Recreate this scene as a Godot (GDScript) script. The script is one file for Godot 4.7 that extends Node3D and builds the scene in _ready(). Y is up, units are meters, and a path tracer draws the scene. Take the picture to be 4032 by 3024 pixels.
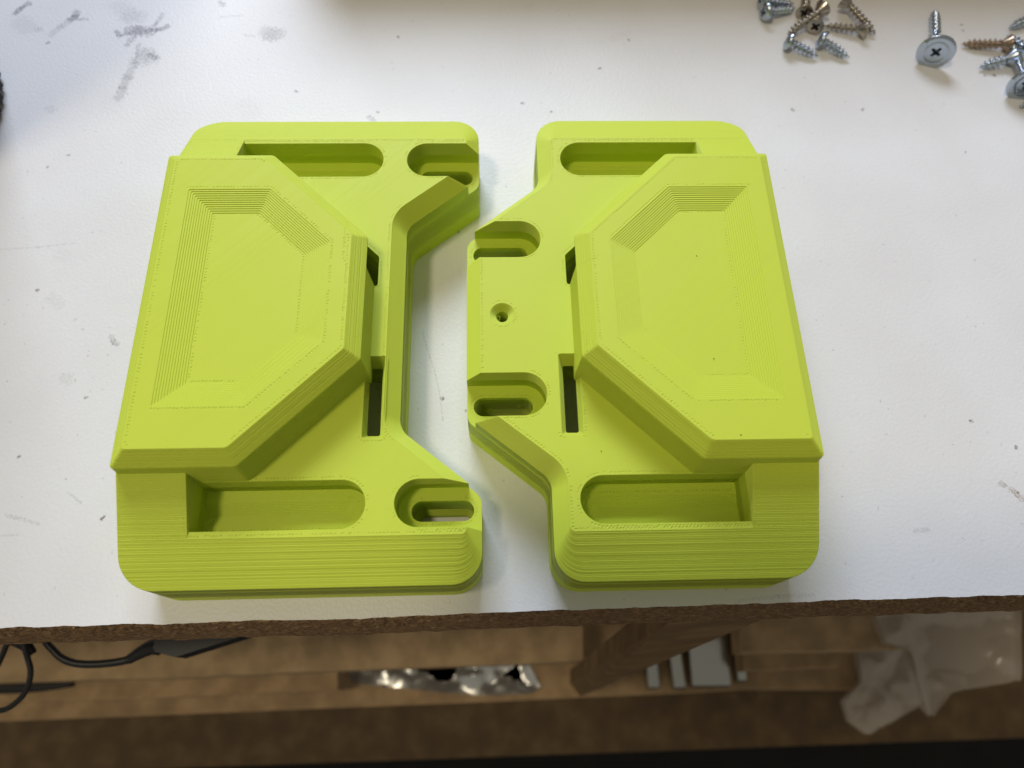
extends Node3D

# millimetres (x right, y away, z up) to Godot metres
const MM := 0.001
func P(x: float, y: float, z: float) -> Vector3:
	return Vector3(x, z, -y) * MM

const STAINS := [
	[1.2, 0.5, Vector2(-200.7, 232.7), Vector2(-200.2, 234.2), Vector2(-199, 236.1), Vector2(-197.3, 238.2)],
	[1.3, 0.22, Vector2(-184, 222.8), Vector2(-181.7, 227), Vector2(-179.2, 230.6), Vector2(-177.7, 232.7)],
	[1.4, 0.5, Vector2(-178.7, 231.4), Vector2(-177.7, 232.7), Vector2(-177.8, 235.1)],
	[0.7, 0.3, Vector2(-177.7, 231.5), Vector2(-175.3, 231.8), Vector2(-172.5, 231.9)],
	[1, 0.6, Vector2(-159.9, 226.7), Vector2(-158.1, 224.4)],
	[0.8, 0.4, Vector2(-158.1, 224.4), Vector2(-154.9, 225.9), Vector2(-151.9, 227.8)],
	[2.6, 0.45, Vector2(-154.6, 227.4), Vector2(-151.8, 227.6), Vector2(-148.2, 227.4)],
	[1.1, 0.6, Vector2(-148.3, 227.6), Vector2(-145, 228.6), Vector2(-141.2, 230.6)],
	[0.8, 0.4, Vector2(-147.2, 228.9), Vector2(-145.8, 231.9), Vector2(-144.7, 236.9)],
	[1.2, 0.4, Vector2(-152.7, 224.2), Vector2(-154, 220.3)],
	[0.7, 0.35, Vector2(-149.9, 220.6), Vector2(-149.1, 211.9)],
	[1.7, 0.28, Vector2(-149.1, 210), Vector2(-150, 204.1), Vector2(-150.4, 199.1), Vector2(-150.7, 194.2)],
	[3.2, 0.22, Vector2(-148.1, 212.8), Vector2(-146.4, 215.8), Vector2(-143.6, 214.1)],
	[1.2, 0.55, Vector2(-144, 216), Vector2(-142, 214.7)],
	[3.2, 0.28, Vector2(-102.8, 230.9), Vector2(-100.8, 229.5), Vector2(-98.9, 230.3)],
	[3.5, 0.13, Vector2(-196.9, 228.2), Vector2(-193.6, 225.6)],
	[1.2, 0.25, Vector2(-189.3, 225.2), Vector2(-188.9, 225.2)],
	[3.5, 0.14, Vector2(-162, 239.4), Vector2(-156.5, 234.9), Vector2(-153.6, 234.7)],
	[1.5, 0.15, Vector2(-174.1, 187.2), Vector2(-173, 186.9)],
	[2, 0.12, Vector2(-138.2, 82.9), Vector2(-137.5, 82.8)],
	[0.9, 0.3, Vector2(-127.7, 97.7), Vector2(-126.5, 96), Vector2(-125.5, 95.4)],
	[2, 0.09, Vector2(-150.5, 110.4), Vector2(-147.4, 108.2)],
	[0.5, 0.16, Vector2(-142.7, 39.8), Vector2(-139.4, 39.3), Vector2(-132.8, 37.8)],
	[0.3, 0.2, Vector2(-127.1, 47.5), Vector2(-122.4, 44.6)],
	[0.3, 0.13, Vector2(-172.5, 127.3), Vector2(-160.3, 129), Vector2(-148.7, 131.5)],
	[0.3, 0.15, Vector2(-142.3, 34), Vector2(-137.4, 34.5)],
	[0.8, -0.4, Vector2(148.3, 67.3), Vector2(149.8, 66.8)],
	[0.9, -0.4, Vector2(151.3, 65.6), Vector2(152.6, 64.5), Vector2(154, 62.7)],
	[0.6, 0.2, Vector2(120.1, 51.3), Vector2(124.1, 51.8)],
	[0.18, 0.22, Vector2(-30, 106.2), Vector2(-24.2, 91.6), Vector2(-22.3, 85.2), Vector2(-20.4, 76.2)],
	[0.9, 0.35, Vector2(-58.5, 192.5), Vector2(-56.4, 191.1)],
	[0.6, 0.5, Vector2(-55.6, 194.7), Vector2(-55.2, 195)],
	[0.5, 0.14, Vector2(66.6, 28.2), Vector2(78.1, 30.2), Vector2(88.3, 31.2)],
	[0.4, 0.2, Vector2(-122.7, 237.1), Vector2(-113.7, 238.9)],
	[1.2, 0.4, Vector2(-123.6, 245.2), Vector2(-122.6, 243.9)],
	[0.4, 0.25, Vector2(-111.2, 228.7), Vector2(-107.2, 228.3)],
]
const SPOTS := [Vector2(-183.9, 218.9), Vector2(-161.1, 167.1), Vector2(-167.1, 161.3), Vector2(26.1, 222.7), Vector2(-2.8, 203.1), Vector2(8, 200.1), Vector2(37, 238.4), Vector2(-52.4, 232.8), Vector2(-86.9, 202.4), Vector2(98.5, 208.2), Vector2(124.9, 210.1), Vector2(160.5, 192.8), Vector2(178.7, 231.2), Vector2(178.9, 231.2), Vector2(-156, 112.8), Vector2(-144.2, 57.4), Vector2(-129.8, 77.2), Vector2(-114.9, 40.8), Vector2(170.6, 254.3), Vector2(170.4, 257.3), Vector2(174.9, 230.9), Vector2(155.7, 79.4), Vector2(143.4, 86.9), Vector2(-21.9, 145.5), Vector2(-21.4, 83.8), Vector2(-13.7, 80.3), Vector2(26.1, 222.7)]
const EDGE := [Vector2(-134.4, 9.5), Vector2(-123.3, 10.6), Vector2(-112.2, 11.3), Vector2(-98.8, 12.8), Vector2(-91, 13), Vector2(-74.7, 14.7), Vector2(-66.7, 15.6), Vector2(-45.9, 16.9), Vector2(-36, 17.8), Vector2(-13.4, 20.2), Vector2(9.4, 22.4), Vector2(32.4, 24.4), Vector2(66.5, 27.5), Vector2(90.1, 29.8), Vector2(99, 30.8), Vector2(109, 31.2), Vector2(122.1, 32.7), Vector2(148.8, 34.9)]
const B1 := [Vector2(-330.7, -12.6), Vector2(-287.6, -8.8), Vector2(-236.5, -4.3), Vector2(-193.5, -1), Vector2(-97.2, 8.5), Vector2(16, 18.9), Vector2(53, 22.7), Vector2(50.8, 67.4)]
const B2 := [Vector2(-354.6, -24.8), Vector2(-308.2, -20.6), Vector2(-225.5, -14.3), Vector2(-103.7, -2.2), Vector2(-98.9, -1.8), Vector2(-103.8, 31.2)]
const B3 := [Vector2(-377.7, -38.9), Vector2(-328.4, -34), Vector2(-240.4, -25.9), Vector2(-110.1, -13.6), Vector2(-1.4, -3.7), Vector2(55.3, 2.1), Vector2(133, 9.3), Vector2(177.5, 14.3), Vector2(250.3, 18), Vector2(254.4, 37.7)]
const R1 := [Vector2(148.6, 32.5), Vector2(224.9, 38.3), Vector2(258.7, 41.8), Vector2(265.6, 72.3)]
const R2 := [Vector2(162.1, 24.1), Vector2(223.7, 30), Vector2(227.8, 50.4)]
const SH := [Vector2(-375.8, -76.8), Vector2(430, -6.9)]
const STRUT_TOP := [Vector2(51, 23.2), Vector2(80.2, 26.2)]
const STRUT_BOT := [Vector2(52.7, 11.2), Vector2(59.9, 3.3)]
const CABLE_A := [Vector2(-177.4, 12.6), Vector2(-175.2, 9.4), Vector2(-172.6, 7.2), Vector2(-168.7, 4.4), Vector2(-163.5, 2.8), Vector2(-157.2, 2.7), Vector2(-149.6, 3.7), Vector2(-143.6, 5.2)]
const CABLE_A2 := [Vector2(-143.6, 5.2), Vector2(-139.6, 7.9), Vector2(-135.4, 10.2), Vector2(-132, 10.7)]
const PLUG := [Vector2(-132, 10.7), Vector2(-124.9, 10.5), Vector2(-121.6, 11), Vector2(-102.5, 16.4)]
const CABLE_B := [Vector2(-180.5, 5.8), Vector2(-179.7, 3.2), Vector2(-178.3, -0.8), Vector2(-178.4, -5.2), Vector2(-180.1, -9.6), Vector2(-183.6, -13.2), Vector2(-187.6, -15.3), Vector2(-193.4, -16.3)]
const CABLE_C := [Vector2(-188.8, 8), Vector2(-190.9, 4.9), Vector2(-193, 1.5), Vector2(-195.5, -2.4)]
const KNOT := [Vector2(-181.3, 6.5)]
const CABLE_D := [Vector2(-319.3, -12), Vector2(-309.2, -11.9), Vector2(-294.3, -11.1), Vector2(-279.6, -9.5), Vector2(-265.1, -7.1)]
const FOIL := [Vector2(-101.7, 13.3), Vector2(-96.7, 2.6), Vector2(-59.8, 1.5), Vector2(-26.5, 0.1), Vector2(-1.5, 0.3), Vector2(26, 3.1), Vector2(32.8, 7.3), Vector2(23.8, 21.1)]
const BARS := [Vector2(108, 10.5), Vector2(125.5, 11.5), Vector2(146.5, 13.7), Vector2(167.4, 18.1)]
const BARS_BACK := [Vector2(106.8, 24.5), Vector2(122.7, 34.7), Vector2(144.1, 53.6), Vector2(165.1, 54.8)]
const BAGA := [Vector2(228.1, 58.1), Vector2(236.6, 63.7), Vector2(320.4, 70.9), Vector2(310.5, 25.8), Vector2(268.1, 17.2), Vector2(255.3, 3.1), Vector2(251, 7.5), Vector2(247.3, 39), Vector2(232.1, 43.1)]
const BAGB := [Vector2(249, 44.9), Vector2(282.6, 46.8), Vector2(293.3, 16.6), Vector2(287, 9.2), Vector2(250.3, -9.8), Vector2(238.7, -2), Vector2(236, 10.3), Vector2(250.3, 22.2)]
const SCREWS := [
	["pan", "zinc pan head screw at the top left of the cluster, lower of two", Vector3(104.0, 259.6, 1.4), Vector3(91.6, 254.3, 3.5)],
	["pan", "zinc pan head screw cut by the photo's top edge, above its twin", Vector3(103.7, 262.1, 1.4), Vector3(91.0, 260.2, 3.5)],
	["csk", "long steel screw slanting with its point down left, above the round headed pair", Vector3(98.5, 243.4, 2.5), Vector3(113.3, 256.4, 5.0)],
	["csk", "steel screw with its dark cross recess towards the viewer, left of the slanting screw", Vector3(110.4, 274.7, 1.4), Vector3(106.4, 255.2, 3.0)],
	["csk", "steel screw showing a bright cross recess in the middle of the cluster", Vector3(114.5, 263.6, 1.4), Vector3(109.7, 247.5, 3.5)],
	["csk", "steel screw lying flat with its point to the left, right of the bright cross head", Vector3(114.2, 251.1, 1.4), Vector3(129.7, 248.2, 3.0)],
	["csk", "steel screw slanting down right across the head of the flat lying screw", Vector3(134.4, 247.6, 1.6), Vector3(122.1, 261.3, 5.0)],
	["pan", "round headed zinc screw in the front row, left of the two", Vector3(110.6, 234.4, 1.4), Vector3(99.6, 238.8, 3.4)],
	["pan", "round headed zinc screw in the front row, right of the two", Vector3(122.6, 234.6, 1.4), Vector3(112.4, 240.6, 3.4)],
	["wafer", "washer head zinc screw lying alone with its broad disc facing the viewer", Vector3(160.1, 263.3, 1.4), Vector3(153.5, 235.0, 6.0)],
	["brass", "brownish countersunk screw lying flat right of the washer head screw", Vector3(167.6, 245.7, 1.4), Vector3(185.6, 245.2, 3.2)],
	["zinc", "short zinc screw with its point to the left, below the brownish screw", Vector3(172.2, 233.9, 1.4), Vector3(185.3, 238.0, 3.4)],
	["zinc", "zinc screw tip reaching in at the right edge above the brownish screw", Vector3(188.1, 255.6, 1.4), Vector3(200.7, 262.2, 3.0)],
	["zinc", "small zinc screw standing out behind the brownish screw's head", Vector3(185.4, 250.1, 3.0), Vector3(191.0, 240.5, 4.5)],
	["wafer", "washer head zinc screw half cut off by the right edge", Vector3(187.2, 248.2, 1.4), Vector3(185.4, 221.3, 6.0)],
	["zinc", "lowest zinc screw at the right edge, only its point in view", Vector3(184.1, 215.5, 1.4), Vector3(194.9, 218.2, 3.0)],
]


var used := {}
func numbered(n: String) -> String:
	if not used.has(n):
		used[n] = 0
		return n
	used[n] += 1
	return "%s_%03d" % [n, used[n]]

func thing(called: String, label: String, category: String, at := Vector3.ZERO, group := "") -> Node3D:
	var o := Node3D.new()
	o.name = numbered(called)
	add_child(o)
	o.position = at
	tag(o, label, category, group)
	return o

func tag(o: Node, label: String, category: String, group := "") -> void:
	o.set_meta("label", label)
	o.set_meta("category", category)
	if group != "":
		o.set_meta("group", group)

func part(called: String, mesh: Mesh, parent: Node, mat: Material = null) -> MeshInstance3D:
	var o := MeshInstance3D.new()
	o.name = numbered(called) if parent == self else called
	o.mesh = mesh
	if mat:
		o.material_override = mat
	parent.add_child(o, true)
	return o

# ------------------------------------------------------------------ mesh builder
class Build:
	var v := PackedVector3Array()
	var n := PackedVector3Array()
	var t := PackedVector2Array()
	func tri(a: Vector3, b: Vector3, c: Vector3, nn: Vector3, ta := Vector2.ZERO, tb := Vector2.ZERO, tc := Vector2.ZERO) -> void:
		# front faces run clockwise: turn the triangle so that it looks along nn
		if (b - a).cross(c - a).dot(nn) > 0.0:
			v.append(a); v.append(c); v.append(b)
			t.append(ta); t.append(tc); t.append(tb)
		else:
			v.append(a); v.append(b); v.append(c)
			t.append(ta); t.append(tb); t.append(tc)
		n.append(nn); n.append(nn); n.append(nn)
	func flat(a: Vector3, b: Vector3, c: Vector3, towards: Vector3, ta := Vector2.ZERO, tb := Vector2.ZERO, tc := Vector2.ZERO) -> void:
		var nn := (b - a).cross(c - a).normalized()
		if nn == Vector3.ZERO:
			return
		if nn.dot(towards) < 0.0:
			nn = -nn
		tri(a, b, c, nn, ta, tb, tc)
	func quad(a: Vector3, b: Vector3, c: Vector3, d: Vector3, nn: Vector3) -> void:
		tri(a, b, c, nn)
		tri(a, c, d, nn)
	func add_to(m: ArrayMesh, mat: Material) -> void:
		if v.is_empty():
			return
		var arr := []
		arr.resize(Mesh.ARRAY_MAX)
		arr[Mesh.ARRAY_VERTEX] = v
		arr[Mesh.ARRAY_NORMAL] = n
		arr[Mesh.ARRAY_TEX_UV] = t
		m.add_surface_from_arrays(Mesh.PRIMITIVE_TRIANGLES, arr)
		m.surface_set_material(m.get_surface_count() - 1, mat)
	func mesh(mat: Material) -> ArrayMesh:
		var m := ArrayMesh.new()
		add_to(m, mat)
		return m

# ------------------------------------------------------------------ plane polygons
func area(p: PackedVector2Array) -> float:
	var s := 0.0
	for i in p.size():
		s += p[i].cross(p[(i + 1) % p.size()])
	return s * 0.5

func ccw(p: PackedVector2Array) -> PackedVector2Array:
	if area(p) < 0.0:
		p.reverse()
	return p

func rounded(pts: Array, radii: Array, seg := 8) -> PackedVector2Array:
	var out := PackedVector2Array()
	var m := pts.size()
	for i in m:
		var b: Vector2 = pts[i]
		var r: float = radii[i]
		if r <= 0.0:
			out.append(b)
			continue
		var d1: Vector2 = (pts[(i + m - 1) % m] - b).normalized()
		var d2: Vector2 = (pts[(i + 1) % m] - b).normalized()
		var half := absf(d1.angle_to(d2)) * 0.5
		var cut := r / tan(half)
		var c: Vector2 = b + (d1 + d2).normalized() * (r / sin(half))
		var a0 := (b + d1 * cut - c).angle()
		var da := wrapf((b + d2 * cut - c).angle() - a0, -PI, PI)
		for k in seg + 1:
			out.append(c + Vector2.from_angle(a0 + da * k / seg) * r)
	return out

func box2(x0: float, y0: float, x1: float, y1: float) -> PackedVector2Array:
	return PackedVector2Array([Vector2(x0, y0), Vector2(x1, y0), Vector2(x1, y1), Vector2(x0, y1)])

func capsule2(x0: float, x1: float, y: float, r: float, seg := 16) -> PackedVector2Array:
	var out := PackedVector2Array()
	for k in seg + 1:
		out.append(Vector2(x0, y) + Vector2.from_angle(PI * 0.5 + PI * k / seg) * r)
	for k in seg + 1:
		out.append(Vector2(x1, y) + Vector2.from_angle(-PI * 0.5 + PI * k / seg) * r)
	return out

func disc2(x: float, y: float, r: float, seg := 28) -> PackedVector2Array:
	var out := PackedVector2Array()
	for k in seg:
		out.append(Vector2(x, y) + Vector2.from_angle(TAU * k / seg) * r)
	return out

func both(a: Array, b: PackedVector2Array) -> Array:
	var out := []
	for p in a:
		out.append_array(Geometry2D.intersect_polygons(p, b))
	return out

func minus(a: Array, b: PackedVector2Array) -> Array:
	var out := []
	for p in a:
		out.append_array(Geometry2D.clip_polygons(p, b))
	return out

# one printed layer: the side faces of every outline and hole, slightly undercut at the bottom, and the open top
# rings: outlines run counter-clockwise, holes clockwise. mir is -1 for the mirrored half
func layer_sides(s: Build, ring: PackedVector2Array, hole: bool, z0: float, z1: float, mir: float, lip: float, bead := 0.0) -> PackedVector2Array:
	# returns the ring's top edge, drawn in by the bead's rounding
	var p := ring.duplicate()
	if (area(p) < 0.0) != hole:
		p.reverse()
	var m := p.size()
	var low := PackedVector2Array()
	var high := PackedVector2Array()
	low.resize(m)
	high.resize(m)
	for i in m:
		var e1 := (p[i] - p[(i + m - 1) % m]).normalized()
		var e2 := (p[(i + 1) % m] - p[i]).normalized()
		var nn := Vector2(e1.y + e2.y, -e1.x - e2.x).normalized()
		low[i] = p[i] - nn * lip
		high[i] = p[i] - nn * bead
	var zm := lerpf(z0, z1, 0.4)
	var zb := z1 - minf(bead * 0.9, (z1 - z0) * 0.56)
	for i in m:
		var j := (i + 1) % m
		var e := p[j] - p[i]
		if e.length_squared() < 1e-8:
			continue
		var o := Vector2(e.y, -e.x).normalized()
		var n3 := Vector3(o.x * mir, 0, -o.y)
		var nd := (n3 + Vector3(0, -lip / (zm - z0), 0)).normalized()
		s.quad(P(low[i].x * mir, low[i].y, z0), P(low[j].x * mir, low[j].y, z0), P(p[j].x * mir, p[j].y, zm), P(p[i].x * mir, p[i].y, zm), nd)
		s.quad(P(p[i].x * mir, p[i].y, zm), P(p[j].x * mir, p[j].y, zm), P(p[j].x * mir, p[j].y, zb), P(p[i].x * mir, p[i].y, zb), n3)
		if bead > 0.0:
			s.quad(P(p[i].x * mir, p[i].y, zb), P(p[j].x * mir, p[j].y, zb), P(high[j].x * mir, high[j].y, z1), P(high[i].x * mir, high[i].y, z1), (n3 * (z1 - zb) + Vector3(0, bead, 0)).normalized())
	return high

func layer_cap(s: Build, outs: Array, holes: Array, z: float, mir: float, cuts: Array, uvo: Vector2, uvs: float) -> void:
	var last := -400.0
	for c in cuts + [400.0]:
		var strip := box2(last, -400, c, 400)
		last = c
		for o in outs:
			var pieces: Array = Geometry2D.intersect_polygons(o, strip)
			for h in holes:
				pieces = minus(pieces, h)
			for q: PackedVector2Array in pieces:
				var ids := Geometry2D.triangulate_polygon(q)
				for k in range(0, ids.size(), 3):
					var a := q[ids[k]]
					var b := q[ids[k + 1]]
					var d := q[ids[k + 2]]
					s.tri(P(a.x * mir, a.y, z), P(b.x * mir, b.y, z), P(d.x * mir, d.y, z), Vector3.UP,
						(Vector2(a.x * mir, a.y) - uvo) / uvs, (Vector2(b.x * mir, b.y) - uvo) / uvs, (Vector2(d.x * mir, d.y) - uvo) / uvs)

func _ready() -> void:
	# camera
	var cam := Camera3D.new()
	cam.name = "camera"
	add_child(cam)
	var pitch := deg_to_rad(67.192)
	var roll := deg_to_rad(-3.476)
	var fw := Vector3(0, -sin(pitch), -cos(pitch))
	var up := Vector3(0, cos(pitch), -sin(pitch))
	var rt := Vector3(1, 0, 0)
	cam.transform = Transform3D(Basis(rt * cos(roll) - up * sin(roll), rt * sin(roll) + up * cos(roll), -fw), P(0, 0, 214.521))
	var lens := CameraAttributesPhysical.new()
	lens.frustum_focal_length = 23.25
	lens.exposure_aperture = 9.6
	lens.frustum_focus_distance = 0.212
	lens.frustum_near = 0.01
	lens.frustum_far = 20.0
	cam.attributes = lens
	cam.fov = 2.0 * rad_to_deg(atan(1512.0 / 2929.289))
	cam.near = 0.01
	cam.far = 20.0
	cam.current = true
	# surroundings: a dim room
	var env := Environment.new()
	env.background_mode = Environment.BG_COLOR
	env.background_color = Color(0.535, 0.52, 0.49)
	env.background_energy_multiplier = 1.0
	env.tonemap_mode = Environment.TONE_MAPPER_LINEAR
	env.tonemap_exposure = 0.96
	env.sdfgi_enabled = true
	env.ssao_enabled = true
	env.ssil_enabled = true
	var we := WorldEnvironment.new()
	we.name = "surroundings"
	we.environment = env
	add_child(we)
	# cool window light from behind the bench, warm lamp over the photographer's left shoulder
	lamp("window_light", Vector3(-430, 1900, 1480), Vector3(-20, 110, 0), Vector2(1.1, 0.85), Color(0.87, 0.91, 1.0), 5.7)
	lamp("room_lamp", Vector3(-420, -110, 1350), Vector3(0, 100, 0), Vector2(0.16, 0.16), Color(1.0, 0.94, 0.83), 0.55)

	var yellow := lin(0.60, 0.71, 0.055)
	plastic = plain(yellow, 0.5)
	plastic.metallic_specular = 0.4
	plastic_left_top = plain(yellow, 0.5)
	plastic_left_top.metallic_specular = 0.4
	plastic_left_top.heightmap_enabled = true
	plastic_left_top.heightmap_texture = print_relief(false)
	plastic_left_top.heightmap_scale = 0.026
	plastic_right_top = plastic_left_top.duplicate()
	plastic_right_top.heightmap_texture = print_relief(true)
	metal.zinc = plain(Color(0.70, 0.74, 0.78), 0.26, 1.0)
	metal.steel = plain(Color(0.68, 0.645, 0.59), 0.25, 1.0)
	metal.brass = plain(Color(0.66, 0.58, 0.49), 0.27, 1.0)

	make_table()
	make_half("plastic_bracket", false, "left lime green printed plastic block with a notched inner edge", P(-101.333, 93.583, 0), deg_to_rad(4.575))
	make_half("plastic_bracket", true, "right lime green printed plastic block with a screw hole in its bulging inner edge", P(76.361, 107.85, 0), deg_to_rad(4.516))

	var left := get_node("plastic_bracket")
	var right := get_node("plastic_bracket_001")
	for q in [[left, [Vector3(17.5, -60.6, 24.9), Vector3(18.4, -59.0, 21), Vector3(20.2, -56.0, 16.2)]], [right, [Vector3(-72.6, -22.4, 15.7), Vector3(-72.9, -24.5, 13), Vector3(-72.4, -26.5, 13.6), Vector3(-73.2, -28.2, 15.8)]],
			[right, [Vector3(-81.6, -1.6, 23.6), Vector3(-81.2, -0.8, 24.1), Vector3(-81.9, -0.3, 24.0), Vector3(-82.2, -1.0, 23.5), Vector3(-81.5, -1.5, 23.3)]], [right, [Vector3(-76.5, -22.6, 11), Vector3(-76.0, -23.4, 12.2), Vector3(-75.4, -23.0, 11.2), Vector3(-76.2, -23.6, 10.6)]],
			[left, [Vector3(33, 61.2, 18), Vector3(36, 60.9, 20.5), Vector3(40, 60.8, 21.2)]], [right, [Vector3(-36, 61.2, 21), Vector3(-33, 60.8, 22.4), Vector3(-30.5, 60.9, 24)]]]:
		part("stray_filament", tube(q[1], [0.07, 0.05], 6), q[0], plastic)
	var grit := plain(Color(0.16, 0.14, 0.11), 0.8)
	for q in [[right, Vector3(-26.3, 10.5, 38.2)], [right, Vector3(-25.5, -21.0, 38.0)], [right, Vector3(-22.0, -42.8, 39.85)], [left, Vector3(72, -68, 22.6)], [right, Vector3(-55, -42, 25.4)]]:
		var sm := SphereMesh.new()
		sm.radius = 0.17 * MM
		sm.height = 0.26 * MM
		sm.radial_segments = 8
		sm.rings = 4
		var o := part("dirt_speck", sm, q[0], grit)
		o.position = P(q[1].x, q[1].y, q[1].z)
		o.scale = Vector3(1.6, 0.7, 0.8)
		o.rotation.y = q[1].x

	# screws lying about at the back of the bench
	var heap := "screws scattered at the back right of the bench"
	for i in SCREWS.size():
		make_screw(SCREWS[i][0], SCREWS[i][1], SCREWS[i][2], SCREWS[i][3], 0.4 + i * 1.3, heap)

	under_bench()
	beyond_the_frame(cam)

func beyond_the_frame(cam: Camera3D) -> void:
	# round spool at the left; unseen case and telephone added to shade the bench
	var black := plain(Color(0.06, 0.062, 0.065), 0.6)
	var sp := thing("cable_spool", "black ribbed round spool just showing at the left edge", "spool", P(-234, 178, 0))
	var st := SurfaceTool.new()
	st.begin(Mesh.PRIMITIVE_TRIANGLES)
	st.set_smooth_group(-1)
	var n := 96
	for zz in [[0.0, 2.0], [2.0, 258.0], [258.0, 260.0]]:
		for k in n:
			var q := []
			for e in [[0, 0], [1, 0], [1, 1], [0, 1]]:
				var z: float = zz[e[1]]
				var r := 45.0 + (0.5 if (k + int(e[0])) % 2 == 0 else -0.4) - (1.5 if z < 1.0 or z > 259.0 else 0.0)
				var a: float = TAU * (k + int(e[0])) / n
				q.append(P(cos(a) * r, sin(a) * r, z))
			for id in [0, 2, 1, 0, 3, 2]:
				st.add_vertex(q[id])
	for k in n:
		for v in [Vector3(0, 0, 260), Vector3(cos(TAU * k / n) * 44.2, sin(TAU * k / n) * 44.2, 260), Vector3(cos(TAU * (k + 1) / n) * 44.2, sin(TAU * (k + 1) / n) * 44.2, 260)]:
			st.add_vertex(P(v.x, v.y, v.z))
	part("ribbed_body", finish(st, false), sp, black)
	var bx := slab("added_shade_case", [Vector2(-106, 304), Vector2(330, 342), Vector2(318, 470), Vector2(-118, 432)], 75, 74.9, wood(Color(0.55, 0.44, 0.33), Color(0.60, 0.48, 0.36), 41))  # added occluder out of view, sized for the shade it throws
	tag(bx, "unseen wooden case added at the back of the bench for its shade", "case")
	var ph := thing("smartphone", "black smartphone held over the bench to take the picture, added unseen for its shade", "phone")
	ph.transform = cam.transform  # added out of view to block the lamp over the front right
	var b := Build.new()
	var o := rounded([Vector2(-72, -44), Vector2(76, -44), Vector2(76, 29), Vector2(-72, 29)], [9, 9, 9, 9], 6)
	var ids := Geometry2D.triangulate_polygon(o)
	for z in [2.0, 10.0]:
		for k in range(0, ids.size(), 3):
			b.tri(Vector3(o[ids[k]].x, o[ids[k]].y, z) * MM, Vector3(o[ids[k + 1]].x, o[ids[k + 1]].y, z) * MM, Vector3(o[ids[k + 2]].x, o[ids[k + 2]].y, z) * MM, Vector3(0, 0, z - 6.0).normalized())
	for k in o.size():
		var j := (k + 1) % o.size()
		var e := o[j] - o[k]
		b.quad(Vector3(o[k].x, o[k].y, 2) * MM, Vector3(o[j].x, o[j].y, 2) * MM, Vector3(o[j].x, o[j].y, 10) * MM, Vector3(o[k].x, o[k].y, 10) * MM, Vector3(e.y, -e.x, 0).normalized())
	part("body", b.mesh(black), ph)

func lamp(called: String, at: Vector3, aim: Vector3, size: Vector2, tint: Color, energy: float) -> void:
	var l := AreaLight3D.new()
	l.name = called
	l.area_size = size
	l.area_normalize_energy = true
	l.light_color = tint
	l.light_energy = energy
	l.shadow_enabled = true
	add_child(l)
	l.look_at_from_position(P(at.x, at.y, at.z), P(aim.x, aim.y, aim.z))

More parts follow.
